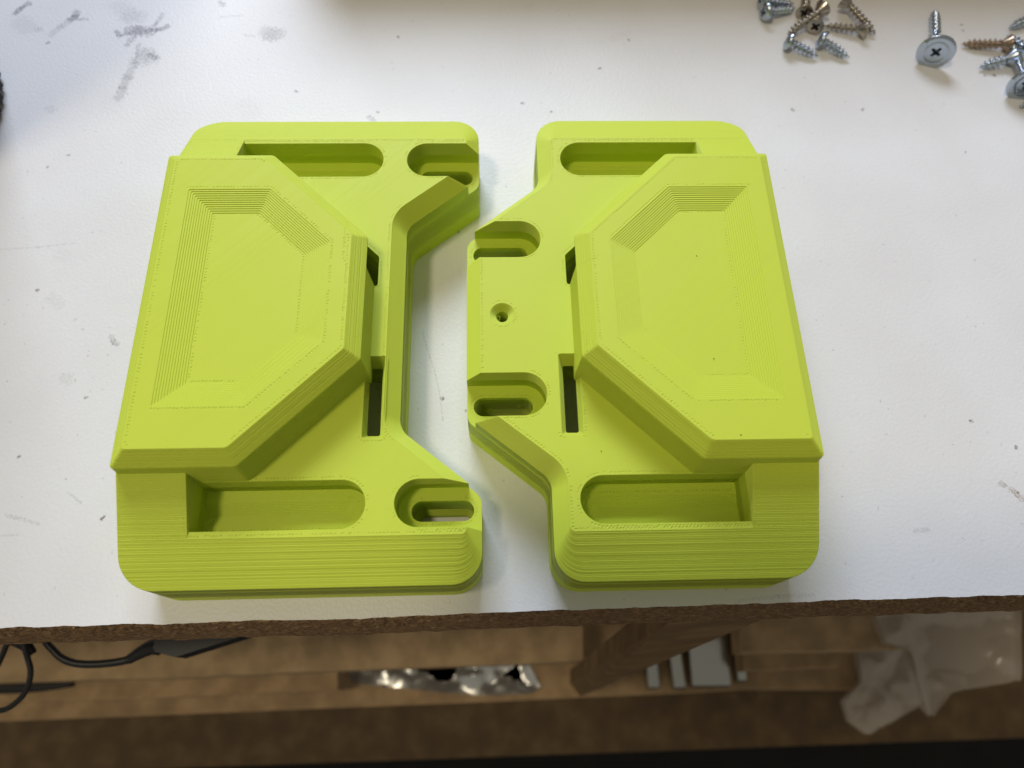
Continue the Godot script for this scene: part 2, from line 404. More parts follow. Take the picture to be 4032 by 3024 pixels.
func under_bench() -> void:
	var ply := wood(Color(0.68, 0.575, 0.42), Color(0.74, 0.625, 0.465), 4)
	var ply2 := wood(Color(0.65, 0.54, 0.39), Color(0.71, 0.59, 0.43), 9)
	var dark := wood(Color(0.36, 0.28, 0.17), Color(0.40, 0.315, 0.19), 14)
	var back := [Vector2(-260, 260)]
	var group := "wooden boards stacked under the bench"
	tag(slab("wooden_board", [Vector2(B1[0].x, 230)] + B1 + [Vector2(B1[-1].x, 230)], -260, 26, ply), "uppermost pale wooden board under the bench, its sawn end beside the strut", "board", group)
	tag(slab("wooden_board", [Vector2(B2[0].x, 220)] + B2 + [Vector2(B2[-1].x, 220)], -300, 24, ply2), "middle pale wooden board under the bench, left of the silver bag", "board", group)
	tag(slab("wooden_board", [Vector2(B3[0].x, 210)] + B3 + [Vector2(B3[-1].x, 210)], -340, 26, ply2), "lowest pale wooden board under the bench, beneath the silver bag and the steel bars", "board", group)
	tag(slab("wooden_board", [Vector2(R1[0].x, 230)] + R1 + [Vector2(R1[-1].x, 230)], -260, 20, ply), "short pale board right of the steel bars, topmost under the bench there", "board", group)
	tag(slab("wooden_board", [Vector2(R2[0].x - 4, 220)] + R2 + [Vector2(R2[-1].x, 220)], -300, 18, ply2), "narrow pale board just below the short right-hand board", "board", group)
	var tilt := (SH[1].y - SH[0].y) / (SH[1].x - SH[0].x)
	var sh := slab("lower_shelf", [Vector2(-900, SH[0].y - (900 + SH[0].x) * tilt), SH[0], SH[1], Vector2(900, SH[1].y + (900 - SH[1].x) * tilt), Vector2(900, 500), Vector2(-900, 500)], -440, 24, dark)
	tag(sh, "wide dark brown shelf board running along below the stacked boards", "shelf")
	var fl := Build.new()
	fl.quad(P(-1800, -1800, -780), P(1800, -1800, -780), P(1800, 1200, -780), P(-1800, 1200, -780), Vector3.UP)
	var floor_mat := plain(Color.WHITE, 0.9)
	surfaced(floor_mat, noise_tex(FastNoiseLite.TYPE_SIMPLEX, 0.02, [[0.0, Color(0.04, 0.035, 0.03)], [1.0, Color(0.08, 0.07, 0.06)]], 256, 256, 3), 0.3)
	var f := part("floor", fl.mesh(floor_mat), self)
	f.set_meta("kind", "structure")

	# slanting strut
	var a := Vector3(STRUT_TOP[0].x, STRUT_TOP[0].y, -16)
	var b := Vector3(STRUT_TOP[1].x, STRUT_TOP[1].y, -16)
	var c := Vector3(STRUT_BOT[0].x, STRUT_BOT[0].y, -339)
	var d := Vector3(STRUT_BOT[1].x, STRUT_BOT[1].y, -339)
	var deep := Vector3(0, 9, 0)
	var s := Build.new()
	var base := (c + d) * 0.5
	var q := [a, b, d, c, a + deep, b + deep, d + deep, c + deep].map(func(w: Vector3) -> Vector3: return P(w.x - base.x, w.y - base.y, w.z - base.z))
	var mid := Vector3.ZERO
	for w in q:
		mid += w / 8.0
	for e in [[0, 1, 2, 3], [4, 5, 6, 7], [0, 3, 7, 4], [1, 2, 6, 5], [0, 1, 5, 4], [3, 2, 6, 7]]:
		var look: Vector3 = (q[e[0]] + q[e[1]] + q[e[2]] + q[e[3]]) / 4.0 - mid
		s.flat(q[e[0]], q[e[1]], q[e[2]], look)
		s.flat(q[e[0]], q[e[2]], q[e[3]], look)
	var st := part("wooden_strut", s.mesh(wood(Color(0.50, 0.40, 0.27), Color(0.56, 0.45, 0.31), 31)), self)
	st.position = P(base.x, base.y, base.z)
	tag(st, "brown wooden strut slanting down from the bench edge between foil bag and steel bars", "strut")

	# cables
	var rubber := plain(Color(0.075, 0.078, 0.08), 0.45)
	var pw := thing("power_cable", "thick black cable sagging below the bench edge into a black plug", "cable", Vector3.ZERO)
	part("cable", tube(lift(CABLE_A, [-96, -100]), [1.3, 1.55]), pw, rubber)
	part("strain_relief", tube(lift(CABLE_A2, [-100, -98]), [1.85, 3.3]), pw, rubber)
	var pb := Build.new()
	var top_z := -94.0
	var pl := ccw(rounded([PLUG[0] + Vector2(-1.5, 4.5), PLUG[0] + Vector2(0.0, -2.2), PLUG[1] + Vector2(1.5, -3.5), PLUG[3] + Vector2(4, 0), PLUG[3] + Vector2(2, 20), PLUG[0] + Vector2(6, 20)], [1, 1, 1.5, 1.5, 1, 1], 4))
	for ring in [[0.0, top_z, top_z - 1.2], [0.8, top_z - 1.2, top_z - 11.0]]:
		var lo := pl if ring[0] > 0.0 else pl
		for i in lo.size():
			var j := (i + 1) % lo.size()
			var e := lo[j] - lo[i]
			var look := Vector3(e.y, 0, e.x)
			pb.flat(P(lo[i].x, lo[i].y, ring[1]), P(lo[j].x, lo[j].y, ring[1]), P(lo[j].x, lo[j].y, ring[2]), look)
			pb.flat(P(lo[i].x, lo[i].y, ring[1]), P(lo[j].x, lo[j].y, ring[2]), P(lo[i].x, lo[i].y, ring[2]), look)
	for k in [top_z, top_z - 11.0]:
		var ids := Geometry2D.triangulate_polygon(pl)
		for i in range(0, ids.size(), 3):
			pb.tri(P(pl[ids[i]].x, pl[ids[i]].y, k), P(pl[ids[i + 1]].x, pl[ids[i + 1]].y, k), P(pl[ids[i + 2]].x, pl[ids[i + 2]].y, k), Vector3.UP if k == top_z else Vector3.DOWN)
	part("plug", pb.mesh(plain(Color(0.17, 0.175, 0.18), 0.5)), pw)
	var lp := thing("looped_cable", "thin black cable hanging in a loop below the left end of the bench edge", "cable", Vector3.ZERO)
	part("cable", tube(lift([KNOT[0] + Vector2(-1, 4)] + CABLE_B, [-92, -104]), [1.05, 1.05]), lp, rubber)
	part("cable", tube(lift([KNOT[0] + Vector2(-2, 4)] + CABLE_C, [-92, -102]), [1.05, 1.05]), lp, rubber)
	part("cable_tie", tube([Vector3(KNOT[0].x - 5.5, KNOT[0].y + 4.2, -93), Vector3(KNOT[0].x - 1.4, KNOT[0].y + 1.6, -96), Vector3(KNOT[0].x + 1.0, KNOT[0].y - 1.4, -98)], [2.8, 1.8]), lp, rubber)
	var fc := part("flat_cable", tube(lift(CABLE_D, [-296, -297]), [4.6, 2.4]), self, plain(Color(0.10, 0.095, 0.09), 0.6))
	tag(fc, "black cable lying along the middle board behind the cable loop", "cable")

	# silver bag, steel bars, plastic bags
	var foil := plain(Color(0.84, 0.84, 0.82), 0.32, 0.8)
	var fb := part("foil_bag", crumpled(FOIL + [Vector2(FOIL[-1].x, 70), Vector2(FOIL[0].x, 70)], -336, 20, 0.032, 11, 1.8), self, foil)
	tag(fb, "shiny crumpled silver foil bag lying under the boards left of the strut", "bag")
	var chrome := plain(Color(0.70, 0.70, 0.67), 0.2, 1.0)
	var specs := [["thin bright steel bar, first one right of the strut", 4.6, 5.0], ["thin bright steel bar between the first bar and the wide one", 4.8, 5.0], ["wide flat steel bar with a bright rounded front end", 15.5, 6.0], ["thin steel bar just right of the wide flat one", 3.6, 6.5]]
	for i in 4:
		var o := thing("steel_bar", specs[i][0], "bar", P(BARS[i].x, BARS[i].y, -332), "steel bars lying on the lowest board")
		var w: Vector2 = BARS_BACK[i] - BARS[i]
		o.rotation.y = atan2(w.y, w.x) - PI * 0.5
		bar_piece("bar", specs[i][1] * 1.7, specs[i][2] * 1.7, 170, chrome, o)
		bar_piece("web", specs[i][1] * 0.6, 5.0, 166, metal.zinc, o)
		o.get_child(1).position = Vector3(0, -5.2, -3) * MM
	var bag := plain(Color(0.80, 0.75, 0.68), 0.22)
	bag.metallic_specular = 0.7
	bag.transparency = BaseMaterial3D.TRANSPARENCY_ALPHA
	bag.albedo_color.a = 0.55
	var b1 := part("plastic_bag", crumpled(BAGA, -250, 26, 0.02, 21, 2.0), self, bag)
	tag(b1, "large crumpled grey brown plastic bag at the right under the bench edge", "bag")
	var b2 := part("plastic_bag", crumpled(BAGB, -325, 24, 0.024, 25, 2.2), self, bag)
	tag(b2, "smaller dark crumpled plastic bag hanging below the short right-hand board", "bag")

# ------------------------------------------------------------------ materials
var plastic: StandardMaterial3D
var plastic_left_top: StandardMaterial3D
var plastic_right_top: StandardMaterial3D

func lin(r: float, g: float, b: float) -> Color:
	return Color(r, g, b).linear_to_srgb()

func plain(c: Color, rough: float, metal := 0.0) -> StandardMaterial3D:
	var m := StandardMaterial3D.new()
	m.albedo_color = c
	m.roughness = rough
	m.metallic = metal
	return m

func noise_tex(kind: int, freq: float, ramp: Array, w := 512, h := 512, sd := 1, octaves := 4) -> NoiseTexture2D:
	var f := FastNoiseLite.new()
	f.noise_type = kind
	f.frequency = freq
	f.seed = sd
	f.fractal_octaves = octaves
	var t := NoiseTexture2D.new()
	t.noise = f
	t.width = w
	t.height = h
	t.seamless = true
	if ramp.size():
		var g := Gradient.new()
		var offs := PackedFloat32Array()
		var cols := PackedColorArray()
		for r in ramp:
			offs.append(r[0])
			cols.append(r[1])
		g.offsets = offs
		g.colors = cols
		t.color_ramp = g
	return t

func surfaced(m: StandardMaterial3D, albedo: Texture2D, size: float, bump: Texture2D = null, depth := 0.0) -> StandardMaterial3D:
	# world-size pattern: one repeat of the texture covers `size` metres
	m.uv1_triplanar = true
	m.uv1_scale = Vector3.ONE / size
	if albedo:
		m.albedo_texture = albedo
	if bump:
		m.heightmap_enabled = true
		m.heightmap_texture = bump
		m.heightmap_scale = depth
	return m

func wood(a: Color, b: Color, sd: int) -> StandardMaterial3D:
	var m := plain(Color.WHITE, 0.75)
	var t := noise_tex(FastNoiseLite.TYPE_SIMPLEX_SMOOTH, 0.012, [[0.0, a.darkened(0.12)], [0.45, a], [0.7, b], [1.0, b.lightened(0.06)]], 512, 512, sd, 5)
	return surfaced(m, t, 0.16, noise_tex(FastNoiseLite.TYPE_SIMPLEX, 0.06, [], 512, 512, sd + 3), 0.02)

# ------------------------------------------------------------------ the table
func edge_y(x: float) -> float:
	if x <= EDGE[0].x:
		return EDGE[0].y + (x - EDGE[0].x) * 0.0885
	for i in EDGE.size() - 1:
		if x <= EDGE[i + 1].x:
			var f: float = (x - EDGE[i].x) / (EDGE[i + 1].x - EDGE[i].x)
			return lerpf(EDGE[i].y, EDGE[i + 1].y, f)
	return EDGE[-1].y + (x - EDGE[-1].x) * 0.0885

const TEX_AT := Vector2(-225, -12)
const TEX_W := 450.0
const TEX_H := 310.0

func smear(img: Image, px: float, pts: Array, w: float, dark: float, rough: FastNoiseLite, tint: Color) -> void:
	for i in pts.size() - 1:
		var a: Vector2 = (pts[i] - TEX_AT) * px
		var b: Vector2 = (pts[i + 1] - TEX_AT) * px
		var r := w * px
		var lo := Vector2(minf(a.x, b.x), minf(a.y, b.y)) - Vector2.ONE * (r + 3)
		var hi := Vector2(maxf(a.x, b.x), maxf(a.y, b.y)) + Vector2.ONE * (r + 3)
		for y in range(maxi(0, int(lo.y)), mini(img.get_height(), int(hi.y) + 1)):
			for x in range(maxi(0, int(lo.x)), mini(img.get_width(), int(hi.x) + 1)):
				var q := Vector2(x, y)
				var l := q.distance_to(Geometry2D.get_closest_point_to_segment(q, a, b))
				var ragged := r * (1.0 + 0.75 * rough.get_noise_2d(x * 2.2, y * 2.2))
				var k := clampf((ragged - l) / maxf(r * 0.35, 1.0) + 0.5, 0.0, 1.0) * clampf(0.62 + 1.3 * rough.get_noise_2d(x * 4.0 + 900.0, y * 4.0) + 0.9 * rough.get_noise_2d(x * 11.0, y * 11.0 + 500.0), 0.05, 1.25)
				if k > 0.0:
					img.set_pixel(x, y, img.get_pixel(x, y).lerp(tint, minf(1.0, k * dark)))

func table_textures() -> Array:
	var px := 2048.0 / TEX_W
	var w := 2048
	var h := int(TEX_H * px)
	var f := FastNoiseLite.new()
	f.frequency = 0.004
	f.fractal_octaves = 5
	f.seed = 12
	var g := f.get_image(w, h, false, false, false)
	g.convert(Image.FORMAT_RGB8)
	# grey noise 0..255 to an almost even white laminate
	var data := g.get_data()
	var tone := PackedByteArray()
	var base := [230.0, 229.0, 226.0]
	for c in 3:
		for i in 256:
			tone.append(int(base[c] + (i - 128) * (0.035 + 0.006 * c)))
	for i in range(0, data.size(), 3):
		data[i] = tone[data[i]]
		data[i + 1] = tone[256 + data[i + 1]]
		data[i + 2] = tone[512 + data[i + 2]]
	var img := Image.create_from_data(w, h, false, Image.FORMAT_RGB8, data)
	var rough := FastNoiseLite.new()
	rough.frequency = 0.06
	rough.fractal_octaves = 3
	rough.seed = 4
	for s in STAINS:
		var brown: bool = s[1] < 0.0
		smear(img, px, s.slice(2), s[0], pow(absf(s[1]), 1.15) * 0.85, rough, Color(0.42, 0.32, 0.22) if brown else Color(0.27, 0.26, 0.27))
	var rng := RandomNumberGenerator.new()
	rng.seed = 77
	for s in SPOTS:
		smear(img, px, [s, s + Vector2(rng.randf_range(-0.5, 0.5), rng.randf_range(-0.5, 0.5))], rng.randf_range(0.35, 0.6), 0.55, rough, Color(0.33, 0.28, 0.23))
	for k in 1000:
		var q := Vector2(rng.randf_range(-220, 220), rng.randf_range(8, 290))
		# dust gathers near the front edge and the left end
		if q.y > 150.0 and rng.randf() < 0.45:
			continue
		var e := q + Vector2.from_angle(rng.randf() * TAU) * rng.randf_range(0.0, 0.8)
		smear(img, px, [q, e], rng.randf_range(0.1, 0.22), rng.randf_range(0.08, 0.36), rough, Color(0.36, 0.33, 0.30))
	for k in 14:
		var q := Vector2(rng.randf_range(-200, 200), rng.randf_range(20, 270))
		smear(img, px, [q, q + Vector2(rng.randf_range(-6, 6), rng.randf_range(-4, 4))], rng.randf_range(1.5, 4.0), rng.randf_range(0.02, 0.06), rough, Color(0.45, 0.42, 0.36))
	f.frequency = 0.16
	f.fractal_octaves = 2
	f.seed = 3
	var bumps := f.get_image(w, h, false, false, false)
	return [ImageTexture.create_from_image(img), ImageTexture.create_from_image(bumps)]

func make_table() -> void:
	var root := thing("workbench_top", "scuffed white laminate workbench top with a raw chipboard front edge", "workbench")
	var tex := table_textures()
	var lam := plain(Color.WHITE, 0.42)
	lam.albedo_texture = tex[0]
	lam.metallic_specular = 0.45
	lam.heightmap_enabled = true
	lam.heightmap_texture = tex[1]
	lam.heightmap_scale = 0.006
	var rng := RandomNumberGenerator.new()
	rng.seed = 8
	var wob := FastNoiseLite.new()
	wob.frequency = 0.11
	wob.fractal_octaves = 3
	wob.seed = 21
	var fine := FastNoiseLite.new()
	fine.frequency = 0.55
	fine.fractal_octaves = 2
	var top := Build.new()
	var core := Build.new()
	var xs := []
	var x := -520.0
	while x < 560.0:
		xs.append(x)
		x += 0.7 if x > -170.0 and x < 180.0 else 6.0
	var rows := 12
	var prev := []
	for i in xs.size():
		var xx: float = xs[i]
		var ye := edge_y(xx) + 0.3 * wob.get_noise_1d(xx) + 0.08 * fine.get_noise_1d(xx * 2.0)
		var col := [Vector3(xx, ye, 0.0), Vector3(xx, ye, -0.35)]
		for r in rows + 1:
			var f := float(r) / rows
			var out := 0.1 + 2.9 * pow(f, 0.8) + 0.8 * fine.get_noise_2d(xx * 1.2, r * 2.3) * (1.0 - 0.85 * f) + 0.5 * wob.get_noise_2d(xx, r * 6.0) * (1.0 - 0.8 * f)
			col.append(Vector3(xx, ye - maxf(out, -0.2), -0.36 - 15.6 * f))
		col.append(Vector3(xx, 620, -16))
		if i > 0:
			var a: Vector3 = prev[0]
			var b: Vector3 = col[0]
			var c := Vector3(b.x, 620, 0)
			var d := Vector3(a.x, 620, 0)
			var u := func(q: Vector3) -> Vector2: return Vector2((q.x - TEX_AT.x) / TEX_W, (q.y - TEX_AT.y) / TEX_H)
			top.tri(P(a.x, a.y, 0), P(b.x, b.y, 0), P(c.x, c.y, 0), Vector3.UP, u.call(a), u.call(b), u.call(c))
			top.tri(P(a.x, a.y, 0), P(c.x, c.y, 0), P(d.x, d.y, 0), Vector3.UP, u.call(a), u.call(c), u.call(d))
			top.flat(P(a.x, a.y, 0), P(b.x, b.y, 0), P(b.x, b.y, -0.35), Vector3(0, 0, 1), u.call(a), u.call(b), u.call(b))
			top.flat(P(a.x, a.y, 0), P(b.x, b.y, -0.35), P(a.x, a.y, -0.35), Vector3(0, 0, 1), u.call(a), u.call(b), u.call(a))
			for r in range(1, col.size() - 1):
				var q := [prev[r], col[r], col[r + 1], prev[r + 1]].map(func(w: Vector3) -> Vector3: return P(w.x, w.y, w.z))
				var look := Vector3(0, 0, 1) if r < col.size() - 2 else Vector3.DOWN
				core.flat(q[0], q[1], q[2], look)
				core.flat(q[0], q[2], q[3], look)
		prev = col
	for e in [-520.0, 559.0]:
		core.flat(P(e, 620, -0.1), P(e, 620, -16), P(e, edge_y(e), -16), Vector3(signf(e), 0, 0))
		core.flat(P(e, 620, -0.1), P(e, edge_y(e), -16), P(e, edge_y(e), -0.1), Vector3(signf(e), 0, 0))
	core.flat(P(-520, 620, 0), P(560, 620, 0), P(560, 620, -16), Vector3(0, 0, -1))
	core.flat(P(-520, 620, 0), P(560, 620, -16), P(-520, 620, -16), Vector3(0, 0, -1))
	part("laminate_sheet", top.mesh(lam), root)
	var chip := plain(Color(0.86, 0.85, 0.83), 0.9)
	surfaced(chip, noise_tex(FastNoiseLite.TYPE_CELLULAR, 0.035, [[0.0, Color(0.30, 0.22, 0.15)], [0.3, Color(0.52, 0.40, 0.28)], [0.6, Color(0.66, 0.53, 0.38)], [0.85, Color(0.76, 0.64, 0.47)], [1.0, Color(0.85, 0.75, 0.58)]], 512, 512, 6, 3), 0.045,
		noise_tex(FastNoiseLite.TYPE_CELLULAR, 0.05, [], 512, 512, 2, 3), 0.05)
	chip.uv1_scale = Vector3(22, 60, 40)
	part("chipboard_core", core.mesh(chip), root)

# ------------------------------------------------------------------ the printed halves
const H := 0.1785                # one printed layer
const WALL := 112                # layers up to the foot of the slopes
const DECK := 142                # layers up to the deck
const EDGE_AT := 203             # layers up to the widest line of the raised pad
const TOP := 223
const LEDGE := 89                # layers up to the pocket floors and the slot ledges
const SLOPE := 11.866            # how far the end slopes run in over the 30 layers below the deck
const BEVEL := 3.89              # and the bevel along the inner edge

func corner_cut(poly: Array, cx: float, cy: float, r: float, su: float, sv: float) -> Array:
	var q := PackedVector2Array([Vector2(cx + su * 2, cy + sv * 2), Vector2(cx + su * 2, cy - sv * r)])
	var c := Vector2(cx - su * r, cy - sv * r)
	for k in 11:
		var a := PI * 0.5 * k / 10
		q.append(c + Vector2(su * cos(a), sv * sin(a)) * r)
	q.append(Vector2(cx - su * r, cy + sv * 2))
	return minus(poly, ccw(q))

func half_outline(right: bool, k: int) -> Array:
	# outline of layer k of the base
	var f := clampf((k - WALL + 0.5) / 30.0, 0.0, 3.0) if k >= WALL else 0.0
	var j := sin(k * 12.9898 + (3.0 if right else 0.0)) * 43758.5453
	j = (j - floorf(j) - 0.5) if f > 0.0 and k != DECK - 1 else 0.0   # no two layers sit quite true
	var d := maxf(0.0, BEVEL * minf(f, 1.0) + 0.05 * j)
	var s := SLOPE * f + 0.14 * j
	var edge: PackedVector2Array
	if right:
		edge = rounded([Vector2(-60, -200), Vector2(68.22, -200), Vector2(68.22, -48.2), Vector2(91, -29.5), Vector2(91, 29.5), Vector2(68.22, 48.2), Vector2(68.22, 200), Vector2(-60, 200)],
			[0, 0, 6.0, 4.6, 4.6, 6.0, 0, 0])
	else:
		edge = rounded([Vector2(-60, -200), Vector2(91.2, -200), Vector2(91.2, -51.4), Vector2(68.84, -33.0), Vector2(68.84, 33.0), Vector2(91.2, 51.4), Vector2(91.2, 200), Vector2(-60, 200)],
			[0, 0, 4.6, 6.5, 6.5, 4.6, 0, 0])
	var a: Array = [edge] if d == 0.0 else Geometry2D.offset_polygon(edge, -d, Geometry2D.JOIN_MITER)
	if k >= DECK:
		a = [box2(-60, -200, 17.28, 200)]
	a = both(a, box2(-70, -75 + s, 200, 75 - s))
	var outer := rounded([Vector2(0, -75), Vector2(200, -75), Vector2(200, 75), Vector2(0, 75)], [8.2, 0, 0, 8.2], 10)
	a = both(a, outer)
	if k >= DECK:
		return a
	var inner_u := (68.22 if right else 91.2) - d
	var r := lerpf(8.0, 1.3, minf(f, 1.0))
	a = corner_cut(a, inner_u, -75 + s, r, 1, -1)
	a = corner_cut(a, inner_u, 75 - s, r, 1, 1)
	if k < 116:
		# tunnels added through the unseen outer side to let light in under the slots
		a = minus(a, box2(-5, -38, 66, -10.4))
		a = minus(a, ccw(PackedVector2Array([Vector2(-5, 9.35), Vector2(61.57, 9.35), Vector2(61.57, 19.25), Vector2(55, 25.9), Vector2(-5, 25.9)])))
	if k >= LEDGE:
		for sv in [-1.0, 1.0]:
			var c := capsule2(75.05, 140.0, sv * (25.1 if right else 54.92), 6.35, 16)
			a = minus(a, ccw(c))
	return a

func half_holes(right: bool, k: int) -> Array:
	var out := []
	if k >= DECK:
		return out
	var z := (k + 0.5) * H
	for sv in [-1.0, 1.0]:
		var y: float = sv * 54.95
		if k >= LEDGE:
			out.append(rounded([Vector2(17.28, y - 6.43), Vector2(61.31, y - 6.43), Vector2(61.31, y + 6.43), Vector2(17.28, y + 6.43)], [0, 6.42, 6.42, 0], 14))
		elif k >= LEDGE - 8:
			var w := 3.2 * (k - LEDGE + 8.6) / 8.0
			out.append(rounded([Vector2(17.28, y - w), Vector2(54.6 + w, y - w), Vector2(54.6 + w, y + w), Vector2(17.28, y + w)], [0, w * 0.99, w * 0.99, 0], 10))
		if k < LEDGE:
			var rr := 2.82
			if not right:
				rr -= 1.0 * clampf((6.0 - z) / 3.5, 0.0, 1.0)
			out.append(capsule2(75.0, 86.3, sv * (25.3 if right else 55.0), rr, 14))
	if k >= 116:
		out.append(rounded([Vector2(55, 9.35), Vector2(61.57, 9.35), Vector2(61.57, 19.25), Vector2(55, 25.9)], [0.5, 0.8, 0.8, 0.5], 4))
	if k >= 120:
		var g := clampf((z - 21.4) / 3.95, 0.0, 1.0)
		out.append(rounded([Vector2(60.2 - 0.8 * g, -35.3 - 2.0 * g), Vector2(63.7 + 1.5 * g, -35.3 - 2.0 * g), Vector2(63.7 + 1.5 * g, -15.3 + 2.2 * g), Vector2(60.2 - 0.8 * g, -15.3 + 2.2 * g)], [0.6, 0.6, 0.6, 0.6], 4))
	elif k >= 116:
		out.append(box2(50, -38, 66, -10.4))
	if right:
		var cone := maxf(0.0, z - 23.4) * 0.93
		out.append(disc2(80.65, -0.3, 1.72 + cone))
	return out

func pad_outline(inset: float, z_round := 1.3) -> PackedVector2Array:
	var c := [Vector2(0.27, -47.67), Vector2(30.81, -47.67), Vector2(59.86, -18.98), Vector2(59.86, 18.98), Vector2(30.81, 47.67), Vector2(0.27, 47.67)]
	return inset_corners(c, inset, [0.9, 2.2, z_round, z_round, 2.2, 0.9])

func inset_corners(c: Array, inset: float, radii: Array) -> PackedVector2Array:
	var m := c.size()
	var q := []
	for i in m:
		var d1: Vector2 = (c[i] - c[(i + m - 1) % m]).normalized()
		var d2: Vector2 = (c[(i + 1) % m] - c[i]).normalized()
		var n1 := Vector2(-d1.y, d1.x)
		var n2 := Vector2(-d2.y, d2.x)
		var w := (n1 + n2) / (1.0 + n1.dot(n2))
		q.append(c[i] + w * inset)
	return rounded(q, radii, 5)

func recess(inset: float) -> PackedVector2Array:
	var c := [Vector2(9.26, -33.07), Vector2(32.31, -33.07), Vector2(50.5, -15.2), Vector2(50.5, 15.2), Vector2(32.31, 33.07), Vector2(9.26, 33.07)]
	return inset_corners(c, inset, [0.35, 1.0, 1.0, 1.0, 1.0, 0.35])

func make_half(called: String, right: bool, label: String, at: Vector3, turn: float) -> Node3D:
	var root := thing(called, label, "plastic bracket", at)
	root.rotation.y = turn
	var mir := -1.0 if right else 1.0
	var uvo := Vector2(-97.0 if right else -5.0, -79.0)
	var uvs := 160.0
	var side := plastic
	var face := plastic_right_top if right else plastic_left_top
	var rng := RandomNumberGenerator.new()
	rng.seed = 71 if right else 37
	# base
	var s := Build.new()
	var c := Build.new()
	var cuts := [40.0, 58.0, 62.0, 80.6]
	for k in 200:
		if k >= DECK and 75.0 - SLOPE * (k - WALL + 0.5) / 30.0 < 47.5:
			break
		var o := half_outline(right, k)
		var h := half_holes(right, k)
		var lip := (0.2 + pow(rng.randf(), 2.0) * 0.18) if k >= WALL else 0.02 + rng.randf() * 0.03
		var bead := 0.25 if k >= WALL and k != DECK - 1 else (0.1 if k >= WALL else 0.0)
		var o2 := []
		var h2 := []
		for p in o:
			o2.append(layer_sides(s, p, false, k * H, (k + 1) * H, mir, lip, bead))
		for p in h:
			h2.append(layer_sides(s, p, true, k * H, (k + 1) * H, mir, lip, 0.1 if k == DECK - 1 else 0.0))
		o = o2
		h = h2
		if k >= WALL - 1 or k in [LEDGE - 9, 119] or (k >= LEDGE - 9 and k <= LEDGE) or k < 36:
			layer_cap(c, o, h, (k + 1) * H, mir, cuts, uvo, uvs)
	var m := ArrayMesh.new()
	s.add_to(m, side)
	c.add_to(m, face)
	part("base", m, root)
	# raised pad: a straight neck, a bevelled rim and a stepped recess
	s = Build.new()
	c = Build.new()
	var slot := rounded([Vector2(55, 9.35), Vector2(61.57, 9.35), Vector2(61.57, 19.25), Vector2(55, 25.9)], [0.5, 0.8, 0.8, 0.5], 4)
	for k in range(119, TOP):
		var o := []
		var h := []
		if k < EDGE_AT:
			o = both([pad_outline(-0.77 * clampf(float(EDGE_AT - k) / 61.0, 0.0, 1.0))], box2(0.27, -80, 90, 80))
			if k < EDGE_AT - 4:
				o = minus(o, ccw(slot))
		else:
			o = [pad_outline(3.717 * (k - EDGE_AT + 0.5) / 20.0 + (rng.randf() - 0.5) * 0.09 * float(k < TOP - 1))]
			if k >= TOP - 12:
				h = [recess(7.3 * (TOP - 0.6 - k) / 12.0)]
		var lip := 0.04 + pow(rng.randf(), 2.0) * 0.1
		var bead := 0.095 if k >= EDGE_AT else 0.02
		var o2 := []
		var h2 := []
		for p in o:
			o2.append(layer_sides(s, p, false, k * H, (k + 1) * H, mir, lip, bead))
		for p in h:
			h2.append(layer_sides(s, p, true, k * H, (k + 1) * H, mir, lip, bead))
		o = o2
		h = h2
		if k >= EDGE_AT - 6:
			layer_cap(c, o, h, (k + 1) * H, mir, [20.0], uvo, uvs)
	m = ArrayMesh.new()
	s.add_to(m, side)
	c.add_to(m, face)
	part("raised_pad", m, root)
	return root

